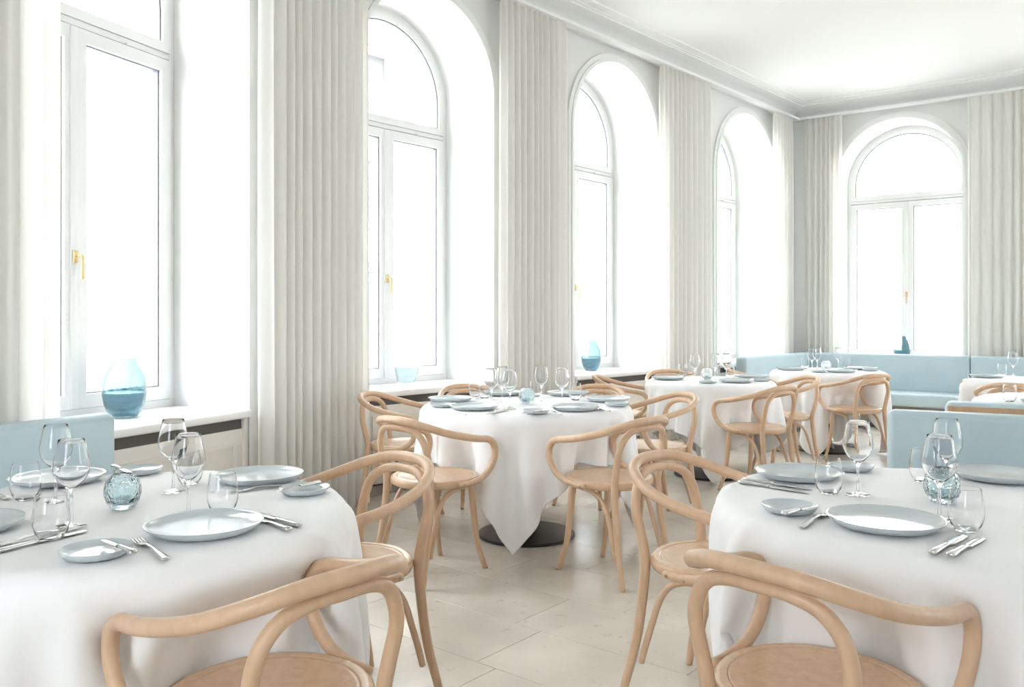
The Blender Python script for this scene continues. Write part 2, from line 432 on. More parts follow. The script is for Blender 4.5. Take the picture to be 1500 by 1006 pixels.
WLAB = ['nearest arched window at left, beside the blue bench', 'second arched window from the left, above the central table', 'third arched window, with a blue vase on its sill', 'narrowest looking arched window, next to the room corner', 'arched window in the far wall above the corner banquette']
def build_window(i, seg, tc, R):
    zsp = ZSP + (.65 - R); W = empty('window_%d' % (i + 1)); seg.put(W, tc); tag(W, WLAB[i], kind='structure')
    y = .52
    V, Fc = ring(dshape(R, ZS, zsp), dshape(R - .035, ZS + .04, zsp), y, y + .09); mesh('frame', V, Fc, 'white', W)
    zt = 2.705
    MB().box(-R + .03, R - .03, y + .002, y + .085, zt, zt + .035).build('transom', 'white', W, bevel=.004)
    MB().box(-R + .03, R - .03, y + .03, y + .05, zt - .008, zt).build('transom_gap', 'gasket', W)
    # fanlight
    r1 = R - .036; V, Fc = ring(dshape(r1, zt + .036, zsp), dshape(r1 - .05, zt + .09, zsp), y - .006, y + .06)
    fan = mesh('fanlight_sash', V, Fc, 'white', W)
    r2 = r1 - .05; V, Fc = ring(dshape(r2 + .001, zt + .089, zsp), dshape(r2 - .009, zt + .097, zsp), y + .012, y + .05); mesh('gasket', V, Fc, 'gasket', fan)
    V, Fc = slab(dshape(r2 - .002, zt + .09, zsp), y + .026, y + .030); mesh('pane', V, Fc, 'pane', fan)
    # casements
    for sgn in (-1, 1):
        x0, x1 = (-(R - .038), .012) if sgn < 0 else (.014, R - .038)
        z0, z1 = ZS + .045, zt - .009
        V, Fc = ring(rect(x0, x1, z0, z1), rect(x0 + .062, x1 - .062, z0 + .07, z1 - .066), y - .012, y + .06)
        s = mesh('casement', V, Fc, 'white', W)
        V, Fc = ring(rect(x0 + .061, x1 - .061, z0 + .069, z1 - .065), rect(x0 + .071, x1 - .071, z0 + .077, z1 - .073), y + .012, y + .05); mesh('gasket', V, Fc, 'gasket', s)
        V, Fc = slab(rect(x0 + .063, x1 - .063, z0 + .071, z1 - .067), y + .026, y + .030); mesh('pane', V, Fc, 'pane', s)
        # hinge covers at the top
        MB().box(sgn * (R * .52) - .025, sgn * (R * .52) + .025, y - .02, y, zt - .006, zt + .008).build('hinge_cover', 'white', s, bevel=.003)
    MB().box(-.022, .022, y - .024, y - .010, ZS + .05, zt - .012).build('astragal', 'white', W, bevel=.005)
    hd = MB().box(-.015, .015, y - .034, y - .022, 1.50, 1.565).build('handle_rose', 'brass', W, bevel=.006)
    tube('handle', [(0, y - .03, 1.535), (0, y - .055, 1.535), (.006, y - .068, 1.53), (.008, y - .07, 1.49), (.008, y - .068, 1.42)], [.006, .006, .0075, .008, .0075], 'brass', hd, 8)
    # casing round the opening, sill
    V, Fc = ring(dshape(R + .072, .076, zsp), dshape(R - .001, .076, zsp), -.022, .001)
    V2, F2 = ring(dshape(R + .03, .076, zsp), dshape(R - .004, .076, zsp), -.034, -.02)
    mb = MB(); mb.add(V, Fc); mb.add(V2, F2); mb.build('casing', 'white', W)
    rbox('window_sill', -R + .002, R - .002, -.06, y + .005, ZS - .042, ZS + .001, 'sill', W, .012)
    # radiator cover below
    if i == 4: return
    RC = empty('radiator_cover'); seg.put(RC, tc)
    tag(RC, ['cream panelled radiator cover under the nearest window', 'cream panelled radiator cover behind the central table chairs', 'cream radiator cover under the third window', 'radiator cover under the window next to the room corner', 'radiator cover under the far wall window behind the banquette'][i], 'radiator cover', 'radiator covers below the windows')
    if i < 4:
        w_ = R - .03
        MB().box(-w_, w_, -.020, -.001, .08, .62).build('panel', 'panel', RC, bevel=.003)
        MB().box(-w_, w_, -.012, -.001, .62, .674).build('vent_slot_shade', 'slot', RC)  # solid dark strip, the vent gap's shade put into its colour
        for x in (-w_, w_): MB().box(x - .014, x + .014, -.035, -.001, .08, .676).build('stile', 'panel', RC, bevel=.003)
        V, Fc = ring(rect(-w_ + .07, w_ - .07, .15, .55), rect(-w_ + .09, w_ - .09, .17, .53), -.030, -.019); mesh('moulding', V, Fc, 'panel', RC)
for i, (s, t, R) in enumerate(WINS): build_window(i, s, t, R)

# ------------------------------------------------------------------ outside
def facade(name, seg, L, Ht, mat, label, nx, nz, z0=-3.5):
    B = empty(name); seg.put(B); tag(B, label, 'building')
    MB().box(0, L, 0, 6, z0, Ht).build('wall', mat, B)
    sh = (Ht - z0) / nz; sw = L / nx; me = {}
    for k in range(nz):
        MB().box(-.1, L + .1, -.18, 0, z0 + k * sh - .12, z0 + k * sh + .06).build('string_course', mat, B)
        for i in range(nx):
            x = (i + .5) * sw; zb = z0 + k * sh + .9
            if not me:
                V, Fc = ring(rect(-.62, .62, 0, 2.1), rect(-.48, .48, .12, 1.96), -.12, .02)
                f0 = mesh('window_surround', V, Fc, mat, B); me['f'] = f0.data
                p0 = MB().box(-.48, .48, -.02, .01, .12, 1.96).build('window_glazing', 'fwin', f0); me['p'] = p0.data
            else:
                f0 = bpy.data.objects.new('window_surround', me['f']); col.objects.link(f0); f0.parent = B
                p0 = bpy.data.objects.new('window_glazing', me['p']); col.objects.link(p0); p0.parent = f0
            f0.location = (x, 0, zb)
    MB().box(-.3, L + .3, -.6, 0, Ht - .5, Ht).build('roof_cornice', mat, B)
    return B
facade('street_building', Seg(tuple(WM.w(-13, 15))[:2], 42.5), 30, 9.5, 'facade', 'pale building across the street seen through the left windows', 10, 4)
facade('street_building', Seg(tuple(WB.w(2.2, 13))[:2], 126), 24, 9.0, 'facade2', 'cream building across the street seen through the far window', 8, 4)
st = mesh('ground', [(-80, -80, -.9), (80, -80, -.9), (80, 80, -.9), (-80, 80, -.9)], [(0, 1, 2, 3)], 'street'); tag(st, 'pale street outside the windows', kind='structure')

# ------------------------------------------------------------------ curtains
def curtain(seg, t0, t1, folds, label, seed, d=-.122, extra=None):
    r = random.Random(seed); L = t1 - t0; nx = folds * 12; nz = 26
    ph = [0]
    ws = [r.uniform(.7, 1.35) for _ in range(folds)]; s = sum(ws); cum = [0]
    for x in ws: cum.append(cum[-1] + x / s)
    am = [r.uniform(.7, 1.25) for _ in range(folds + 1)]
    V = []; Fc = []; ztop = 3.742
    dr = [r.uniform(-1, 1) for _ in range(folds + 1)]
    for k in range(nz + 1):
        f_ = k / nz; z = ztop - (ztop - .012) * (f_ ** 1.15); head = max(0, 1 - (ztop - z) / .12)
        for i in range(nx + 1):
            q = i / nx; j = min(folds - 1, i // 12); loc = (i - j * 12) / 12
            tt = cum[j] + (cum[j + 1] - cum[j]) * loc
            a = (am[j] * (1 - loc) + am[j + 1] * loc)
            amp = .030 * a * (1 - .45 * head) * (.85 + .3 * f_)
            wv = math.sin(2 * PI * loc); wv = math.copysign(abs(wv) ** .75, wv)
            dd = d + amp * wv + .005 * math.sin(2 * f_ + dr[j] * 3) * f_
            sway = .003 * math.sin(2.2 * f_ * PI + dr[j]) * f_ * (1 if 0 < i < nx else 0)
            V.append((t0 + L * tt + sway + .012 * f_ * (1 - f_) * math.cos(2 * PI * loc), dd, z))
    for k in range(nz):
        for i in range(nx):
            a = k * (nx + 1) + i; Fc.append((a, a + 1, a + nx + 2, a + nx + 1))
    C = empty('curtain'); seg.put(C); tag(C, label, 'curtain', 'sheer off-white floor-length curtains')
    mesh('curtain_cloth', V, Fc, 'curtain', C, True)
    return C
curtain(WA, -2.05, -1.275, 9, 'sheer curtain at the left edge, over the nearest window', 1)
curtain(WA, -.05, 1.0, 12, 'wide sheer curtain between the nearest and second window', 2)
curtain(WM, -.99, -.17, 11, 'sheer curtain between the second and third window', 3)
curtain(WM, 1.30, 2.30, 11, 'sheer curtain between the third and fourth window', 4)
curtain(WM, 3.83, 4.36, 6, 'narrow sheer curtain left of the room corner', 5)
curtain(WB, .20, .655, 7, 'sheer curtain on the far wall right of the corner', 6)
curtain(WB, 2.02, 3.35, 13, 'sheer curtain at right of the far window', 8)

# ------------------------------------------------------------------ banquettes
def bench(name, p, ang, L, label, zt=.84, wood_back=False, seat=True, sz=.43, thick=.13, flip=False):
    """local x along the bench, local -y = the side one sits on"""
    s = Seg(p, ang); B = empty(name); B.location = s.w(0); B.rotation_euler = (0, 0, s.rz + (PI if flip else 0))
    x0, x1 = (0, L) if not flip else (-L, 0)
    rbox('backrest', x0, x1, 0, thick, sz - .02, zt, 'blue', B, .032, 5)
    if wood_back: rbox('back_board', x0 + .012, x1 - .012, thick - .002, thick + .03, .0, zt - .035, 'oak', B, .005, 2)
    rbox('seat_cushion', x0 + .003, x1 - .003, -.52, .01, sz - .15, sz, 'blue', B, .03, 4)
    rbox('plinth', x0 + .02, x1 - .02, -.44, thick - .01, .0, sz - .15, 'plinth', B, .004, 2)
    tag(B, label, 'bench', 'pale blue upholstered banquettes'); return B
bench('banquette', (1.548, 3.43), 118.5, 2.4, 'pale blue bench behind the right front table', .84, thick=.12)
def bench_away(p, ang, L, label, zt):
    s = Seg(p, ang); B = empty('banquette'); s.put(B)
    rbox('backrest', 0, L, .01, .15, .40, zt, 'blue', B, .03, 5)
    rbox('back_board', .012, L - .012, -.004, .034, .0, zt - .016, 'oak', B, .005, 2)
    rbox('seat_cushion', .003, L - .003, .14, .66, .28, .43, 'blue', B, .03, 4)
    rbox('plinth', .02, L - .02, .06, .58, 0, .28, 'plinth', B, .004, 2)
    tag(B, label, 'bench', 'pale blue upholstered banquettes'); return B
bench_away((2.06, 3.95), 120.0, 2.6, 'bench with a wooden back panel, beyond the nearer blue bench at right', .822)
bench('banquette', (-2.006, 2.724), 28.0, .80, 'grey blue bench at the left edge below the nearest window', .83, thick=.10)
# corner banquette: one run along each wall
CB = empty('corner_banquette'); CB.location = WB.w(0)
tag(CB, 'long pale blue corner banquette under the far window', 'bench', 'pale blue upholstered banquettes')
def run(seg, t0, t1, dback, parent, sz=.40, zt=.812, mitre=0):
    org = parent.location
    def bx(nm, a, b, d0, d1, z0, z1, mat, bv):
        o = rbox(nm, a, b, d0, d1, z0, z1, mat, parent, bv, 4); o.location = seg.p - org; o.rotation_euler = (0, 0, seg.rz); return o
    bx('backrest', t0, t1, dback - .13, dback, sz - .02, zt, 'blue', .03)
    bx('seat_cushion', t0, t1, dback - .66, dback - .12, sz - .14, sz, 'blue', .028)
    bx('plinth', t0 + .02, t1 - .02, dback - .56, dback - .02, .05, sz - .14, 'plinth', .004)
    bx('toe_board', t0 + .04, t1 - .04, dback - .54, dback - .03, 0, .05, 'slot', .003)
run(WM, 2.62, CT - .30, -.24, CB)
run(WB, .24, 2.07, -.24, CB)
CB2 = empty('banquette'); CB2.location = WB.w(2.075); tag(CB2, 'pale blue bench along the far wall, right of the seam', 'bench', 'pale blue upholstered banquettes')
run(WB, 2.076, 5.0, -.24, CB2)

# ------------------------------------------------------------------ bentwood armchair
def make_chair():
    C = empty('bentwood_armchair')
    # seat: bent ring and plywood panel
    lathe('seat_ring', [(.176, .430), (.203, .428), (.211, .433), (.215, .445), (.214, .458), (.208, .4645), (.200, .466), (.186, .4655), (.1835, .4625), (.176, .460)], 'seatwood', C, 40)
    lathe('seat_panel', [(.0001, .452), (.07, .4545), (.14, .4585), (.172, .463), (.1805, .4645), (.1832, .4635), (.183, .44), (.0001, .438)], 'seatwood', C, 40)
    # outer bow: arm, back rail, arm in one bent piece
    half = [(0, -.262, .753), (.09, -.252, .749), (.165, -.208, .727), (.216, -.125, .695), (.238, -.03, .671), (.243, .055, .655), (.239, .115, .647),
            (.235, .156, .630), (.233, .178, .590), (.232, .172, .543), (.230, .140, .494), (.227, .085, .460), (.2255, .02, .449), (.2245, -.045, .447)]
    rr = [.0180, .0180, .0178, .0175, .0172, .017, .017, .0168, .0165, .0162, .0158, .0145, .013, .012]
    full = [(-x, y, z) for x, y, z in half[:0:-1]] + half; rf = rr[:0:-1] + rr
    tube('back_bow', full, rf, 'wood', C, 12, 4)
    # inner hoop that runs down into the rear legs
    h2 = [(0, -.244, .7195), (.062, -.238, .7165), (.115, -.224, .698), (.149, -.211, .660), (.165, -.201, .605), (.161, -.184, .53), (.1565, -.1705, .455), (.158, -.176, .36), (.166, -.196, .20), (.178, -.226, .07), (.185, -.243, .003)]
    r2 = [.0155, .0155, .0155, .0158, .016, .0165, .0168, .0165, .0155, .014, .0125]
    full = [(-x, y, z) for x, y, z in h2[:0:-1]] + h2; rf = r2[:0:-1] + r2
    tube('rear_leg_hoop', full, rf, 'wood', C, 12, 4)
    for s in (-1, 1):
        lg = tube('leg', [(s * .128, .120, .432), (s * .134, .130, .30), (s * .141, .144, .16), (s * .152, .168, .06), (s * .160, .186, .003)], [.0175, .017, .015, .0135, .0125], 'wood', C, 12, 4)
        lathe('glide', [(.0001, 0), (.010, 0), (.0115, .004), (.0001, .006)], 'glide', lg, 10).location = (s * .161, .187, .0)
        tube('brace', [(s * .135, .112, .417), (s * .15, .05, .418), (s * .156, -.02, .412), (s * .155, -.075, .388), (s * .1535, -.115, .335), (s * .156, -.143, .255), (s * .162, -.168, .17), (s * .1655, -.178, .125)], [.010] + [.0105] * 6 + [.0095], 'wood', C, 10, 4)
        for y in (-.03, .035):
            sc_ = lathe('screw', [(.0001, 0), (.0055, 0), (.0055, .0012), (.003, .0022), (.0001, .0024)], 'screw', C, 10)
            sc_.location = (s * .2365, y, .447); sc_.rotation_euler = (0, s * PI / 2, 0)
    return C
CHAIRS = [  # x, y, facing (degrees clockwise from straight ahead), table, label
 (-.492, 1.67, -50, 'TL', 'beech armchair in the left foreground, back towards the camera'),
 (-.525, 2.60, -137, 'TL', 'beech armchair at the right rim of the left front table'),
 (.637, 1.72, 48, 'TR', 'beech armchair in the right foreground, back towards the camera'),
 (.655, 2.625, 137, 'TR', 'beech armchair at the left rim of the right front table'),
 (-.375, 4.03, 42, 'TM', 'armchair at the front left of the central table'),
 (.470, 4.01, -42, 'TM', 'armchair at the front right of the central table'),
 (-.66, 5.10, 107, 'TM', 'armchair left of the central table, by the wide curtain'),
 (-.24, 5.56, 158, 'TM', 'armchair behind the central table below the second window'),
 (.50, 5.53, 206, 'TM', 'armchair behind the central table by the curtain, next to the third window'),
 (.84, 5.02, -112, 'TM', 'armchair right of the central table, facing left'),
 (.93, 6.72, 103, 'TB', 'armchair left of the table behind the central one'),
 (1.72, 5.87, -38, 'TB', 'armchair in front of the table behind the central one'),
 (1.42, 7.22, 172, 'TB', 'armchair at the far side of the table behind the central one'),
 (2.16, 6.62, -98, 'TB', 'armchair facing left between the two far round tables'),
 (2.30, 7.86, 99, 'TC', 'armchair left of the corner banquette table, mostly hidden'),
 (2.944, 7.12, -20, 'TC', 'armchair in front of the corner banquette table, back towards the camera'),
 (3.66, 6.05, 36, 'TD', 'armchair at the square table, half cut off at right'),
]
proto = make_chair()
for i, (x, y, a, tb, lab) in enumerate(CHAIRS):
    o = proto if i == 0 else copy_tree(proto)
    o.location = (x, y, 0); o.rotation_euler = (0, 0, -math.radians(a))
    tag(o, lab, 'chair', 'beech bentwood armchairs')

# ------------------------------------------------------------------ tables and draped cloths
TABLES = {  # centre, radius, cloth side, direction of one cloth corner, label words
 'TL': ((-1.004, 2.140), .588, 1.83, 5, 'left front table'),
 'TR': ((1.143, 2.204), .598, 1.85, 176, 'right front table'),
 'TM': ((.081, 4.691), .600, 1.69, 264, 'central table'),
 'TB': ((1.552, 6.503), .505, 1.62, 268, 'table behind the central one'),
 'TC': ((2.941, 7.733), .520, 1.64, 238, 'corner banquette table'),
 'TD': ((4.09, 6.60), .37, 1.50, -51 + 45, 'square table at right'),
 'TE': ((3.37, 4.85), .60, 1.70, 215, 'table cut off at the right edge behind the wooden-backed bench'),
}
TOPS = {'TL': .727, 'TR': .727}
TOP = .742
def drape(c, R, S, corner, chairs, square=False, N=49, steps=110, seed=0):
    """position-based cloth laid over a table top and let fall"""
    rg = np.random.default_rng(seed)
    h = S / (N - 1); g = np.linspace(-S / 2, S / 2, N); X, Y = np.meshgrid(g, g, indexing='ij')
    a = math.radians(corner - 45); ca, sa = math.cos(a), math.sin(a)
    p = np.stack([X * ca - Y * sa, X * sa + Y * ca, np.full_like(X, TOP + .001)], -1)
    p[..., 2] += rg.normal(0, .0015, X.shape); v = np.zeros_like(p)
    r0 = np.hypot(p[..., 0], p[..., 1]); dt = 1 / 50
    if square: pin = np.maximum(abs(p[..., 0] * CS[0] + p[..., 1] * CS[1]), abs(-p[..., 0] * CS[1] + p[..., 1] * CS[0])) < R - .02
    else: pin = r0 < R - .02
    home = p.copy(); home[..., 2] = TOP + .0004
    def sol(A, B, L, k):
        d = B - A; l = np.sqrt((d * d).sum(-1, keepdims=True)) + 1e-9; q = d * ((l - L) / l * (.5 * k)); A += q; B -= q
    for st in range(steps):
        v[..., 2] -= 9.8 * dt; v *= .965
        old = p.copy(); p = p + v * dt
        for itn in range(10):
            for s in (0, 1):
                A, B = p[s:-1:2], p[s + 1::2]; n = min(len(A), len(B)); sol(A[:n], B[:n], h * .985, 1)
                A, B = p[:, s:-1:2], p[:, s + 1::2]; n = min(A.shape[1], B.shape[1]); sol(A[:, :n], B[:, :n], h * .985, 1)
                A, B = p[s:-1:2, :-1], p[s + 1::2, 1:]; n = min(len(A), len(B)); sol(A[:n], B[:n], h * 1.41421, .35)
                A, B = p[s:-1:2, 1:], p[s + 1::2, :-1]; n = min(len(A), len(B)); sol(A[:n], B[:n], h * 1.41421, .35)
            if itn % 3 == 0:
                for s in range(6):
                    A, B = p[s::6], p[s + 3::6]; n = min(len(A), len(B)); sol(A[:n], B[:n], 3 * h, .10)
                    A, B = p[:, s::6], p[:, s + 3::6]; n = min(A.shape[1], B.shape[1]); sol(A[:, :n], B[:, :n], 3 * h, .10)
            # table top
            if square:
                cx = p[..., 0] * CS[0] + p[..., 1] * CS[1]; cy = -p[..., 0] * CS[1] + p[..., 1] * CS[0]
                m = np.maximum(abs(cx), abs(cy)); pen = R - m
            else:
                r = np.hypot(p[..., 0], p[..., 1]) + 1e-9; pen = R - r
            dz = TOP - p[..., 2]; ins = (pen > 0) & (dz > 0) & (dz < .10)
            up = ins & (dz <= pen * 1.0 + .004)
            p[..., 2] = np.where(up, TOP, p[..., 2])
            side = ins & ~up
            if square:
                kx = side & (abs(cx) >= abs(cy)); ky = side & ~kx
                sx = np.sign(cx) * pen * kx; sy = np.sign(cy) * pen * ky
                p[..., 0] += sx * CS[0] - sy * CS[1]; p[..., 1] += sx * CS[1] + sy * CS[0]
            else:
                k = np.where(side, R / r, 1.0); p[..., 0] *= k; p[..., 1] *= k
            # chairs push the cloth towards the table
            for (qx, qy, fx, fy) in chairs:
                lx = (p[..., 0] - qx) * fy - (p[..., 1] - qy) * fx; ly = (p[..., 0] - qx) * fx + (p[..., 1] - qy) * fy
                al = np.abs(np.abs(lx) - .234); front = .198 - np.maximum(0, al - .028) * 2.0
                m = (al < .12) & (ly < front) & (ly > -.25) & (p[..., 2] < .70)
                dd = np.where(m, np.minimum(front - ly, .012), 0); p[..., 0] += fx * dd; p[..., 1] += fy * dd
                fc = np.sqrt(np.maximum(0, .224 ** 2 - lx * lx)); m = (abs(lx) < .22) & (ly < fc) & (ly > -.22) & (p[..., 2] < .56)
                dd = np.where(m, np.minimum(fc - ly, .012), 0); p[..., 0] += fx * dd; p[..., 1] += fy * dd
            p[..., 2] = np.maximum(p[..., 2], .02)
            p[pin] = home[pin]
        v = (p - old) / dt
        sp = np.sqrt((v * v).sum(-1, keepdims=True)); v *= np.minimum(1, 2.5 / (sp + 1e-9))
    return p
def cloth_obj(label, key):
    c, R, S, corner, words = TABLES[key]
    ch = [(x - c[0], y - c[1], math.sin(math.radians(a)), math.cos(math.radians(a))) for x, y, a, tb, _ in CHAIRS if tb == key]
    global CS, TOP; TOP = TOPS.get(key, .742); q = math.radians(-51); CS = (math.cos(q), math.sin(q))
    p = drape(c, R, S, corner, ch, key == 'TD', seed=len(key) + ord(key[1]))
    N = p.shape[0]; V = p.reshape(-1, 3); Fc = [(i * N + j, i * N + j + 1, (i + 1) * N + j + 1, (i + 1) * N + j) for i in range(N - 1) for j in range(N - 1)]
    o = mesh('tablecloth', V, Fc, 'cloth', None, True); o.location = (c[0], c[1], 0)
    if o.data.polygons[(N // 2) * (N - 1) + N // 2].normal.z < 0: o.data.flip_normals()
    md = o.modifiers.new('smooth', 'SUBSURF'); md.levels = 1; md.render_levels = 2; md.boundary_smooth = 'PRESERVE_CORNERS'
    sd = o.modifiers.new('thickness', 'SOLIDIFY'); sd.thickness = .0016; sd.offset = 1
    tag(o, label, 'tablecloth', 'white linen tablecloths'); return o
TLAB = {'TL': 'white cloth on the left front table beside the blue bench', 'TR': 'white cloth on the right front table, cut off by the photo edge', 'TM': 'white cloth on the central table, its corner nearly touching the floor',
        'TB': 'white cloth on the round table behind the central one', 'TC': 'white cloth on the round table by the corner banquette', 'TD': 'white cloth on the square table at right', 'TE': 'white cloth on the table cut off behind the wooden-backed bench'}
for key, (c, R, S, corner, words) in TABLES.items():
    tz = TOPS.get(key, .742) - .014
    T = empty('square_table' if key == 'TD' else 'round_table', (c[0], c[1], 0))
    if key == 'TD':
        T.rotation_euler = (0, 0, math.radians(-51)); rbox('table_top', -R + .02, R - .02, -R + .02, R - .02, tz - .03, tz, 'wood', T, .004, 2)
    else: lathe('table_top', [(.0001, tz - .03), (R - .036, tz - .03), (R - .033, tz - .024), (R - .033, tz - .004), (R - .04, tz), (.0001, tz)], 'wood', T, 48)
    lathe('column', [(.0001, .012), (.042, .012), (.040, .05), (.038, tz - .03), (.0001, tz - .029)], 'black', T, 24)
    lathe('base_plate', [(.0001, 0), (.27, 0), (.275, .004), (.275, .012), (.270, .017), (.06, .022), (.045, .05), (.0001, .05)], 'black', T, 48)
    tag(T, 'dark pedestal of the ' + words, 'table', 'pedestal tables')
    cloth_obj(TLAB[key], key)

# ------------------------------------------------------------------ tableware
def make_plate(r, rise, name='dinner_plate'):
    R_ = [(.0001, .006), (r * .45, .006), (r * .68, .0075), (r * .85, .0075 + rise * .35), (r * .95, .0075 + rise * .75), (r * .995, .0075 + rise),
          (r, .0072 + rise), (r * .985, .003 + rise), (r * .86, .0015 + rise * .25), (r * .66, .001), (r * .62, 0), (r * .58, .0015), (.0001, .002)]
    V, Fc = lathe_vf(R_, 48); me_o = mesh(name, V, Fc, 'plate', None, True); auto_smooth(me_o.data, 60); return me_o
def make_wine():
    W = lathe('wine_glass', [(.0001, .0), (.030, .0), (.0325, .0008), (.031, .0022), (.018, .0042), (.007, .0075), (.0042, .014), (.0036, .04), (.0036, .072), (.0046, .082), (.0095, .090), (.020, .0985), (.031, .111), (.0382, .127), (.0402, .141),
               (.0385, .156), (.0345, .176), (.0305, .196), (.0288, .2045), (.0283, .2050), (.0279, .2042), (.0297, .195), (.0337, .176), (.0377, .156), (.0394, .141), (.0374, .1275), (.030, .112), (.019, .0998), (.0075, .0925), (.0001, .0910)], 'glass', None, 28)
    return W
def make_tumbler():
    return lathe('stemless_glass', [(.0001, 0), (.020, 0), (.0245, .003), (.0325, .015), (.0372, .032), (.0382, .045), (.0365, .065), (.0335, .085), (.0318, .0985), (.0312, .0990), (.0307, .0984),
               (.0325, .085), (.0355, .065), (.0371, .045), (.0362, .033), (.031, .0175), (.023, .0075), (.0001, .0060)], 'glass', None, 28)
def make_votive(mat):
    prof = [(.0001, 0), (.022, 0), (.029, .003), (.039, .018), (.0445, .037), (.0450, .052), (.0405, .071), (.031, .084), (.0245, .0885), (.0235, .089), (.0225, .0882), (.029, .081), (.037, .068), (.0405, .052), (.040, .038), (.034, .021), (.0001, .013)]
    V, Fc = lathe_vf(prof, 36); me_o = mesh('candle_holder', V, Fc, mat, None, True)
    lathe('tea_light', [(.0001, .0142), (.0195, .0142), (.020, .016), (.020, .034), (.0188, .0345), (.0001, .033)], 'wax', me_o, 20); return me_o
def loft_x(sections, n=8):
    """flat bar along x: (x, half width, half thickness, z)"""
    V = []; Fc = []
    for x, hw, ht, z in sections:
        for k in range(n):
            a = 2 * PI * (k + .5) / n; V.append((x, hw * math.copysign(min(1, abs(math.cos(a)) * 1.15), math.cos(a)), z + ht * math.sin(a)))
    for i in range(len(sections) - 1):
        for k in range(n):
            k2 = (k + 1) % n; Fc.append((i * n + k, i * n + k2, (i + 1) * n + k2, (i + 1) * n + k))
    Fc.append(tuple(range(n))[::-1]); Fc.append(tuple((len(sections) - 1) * n + k for k in range(n))); return V, Fc
def make_knife(L, name):
    K = empty(name)
    V, Fc = loft_x([(0, .006, .004, .0055), (.004, .0092, .0052, .0055), (L * .14, .0085, .0048, .0055), (L * .40, .0055, .0040, .005), (L * .46, .0072, .0042, .005)]); mesh('handle', V, Fc, 'steel', K, True)
    V, Fc = loft_x([(L * .455, .0055, .0028, .0045), (L * .50, .0098, .0016, .004), (L * .75, .0108, .0013, .0036), (L * .93, .0095, .001, .003), (L * .985, .005, .0008, .0028), (L, .001, .0005, .0028)]); mesh('blade', V, Fc, 'steel', K, True)
    return K
def make_fork(L=.195):
    K = empty('fork')
    V, Fc = loft_x([(0, .006, .0024, .003), (.004, .0095, .003, .003), (L * .12, .0085, .003, .004), (L * .4, .0042, .0026, .008), (L * .6, .0036, .0024, .0085), (L * .68, .0075, .0016, .006), (L * .74, .0115, .0013, .0045), (L * .78, .012, .0012, .004)]); mesh('handle', V, Fc, 'steel', K, True)
    for k in range(4):
        y = -.0096 + .0064 * k; V, Fc = loft_x([(L * .77, .0021, .0011, .004), (L * .86, .0019, .0011, .0038), (L * .95, .0016, .001, .0055), (L, .0006, .0006, .0075)], 6)
        mesh('tine', [(x, yy + y, z) for x, yy, z in V], Fc, 'steel', K, True)
    return K
PROTO = {}
CATS = {'plate': ('dinner plate', 'grey blue dinner plates'), 'small': ('bread plate', 'small grey blue bread plates'), 'wine': ('wine glass', 'empty wine glasses'), 'tumbler': ('water glass', 'stemless water glasses'),
        'votive': ('candle holder', 'round glass candle holders'), 'knife': ('knife', 'table knives'), 'butter': ('knife', 'butter knives'), 'fork': ('fork', 'table forks')}
MAKE = {'plate': lambda: make_plate(.131, .016), 'small': lambda: make_plate(.069, .012, 'bread_plate'), 'wine': make_wine, 'tumbler': make_tumbler, 'votive': lambda: make_votive('votive'),
        'votclear': lambda: make_votive('votclear'), 'knife': lambda: make_knife(.215, 'table_knife'), 'butter': lambda: make_knife(.155, 'butter_knife'), 'fork': make_fork}
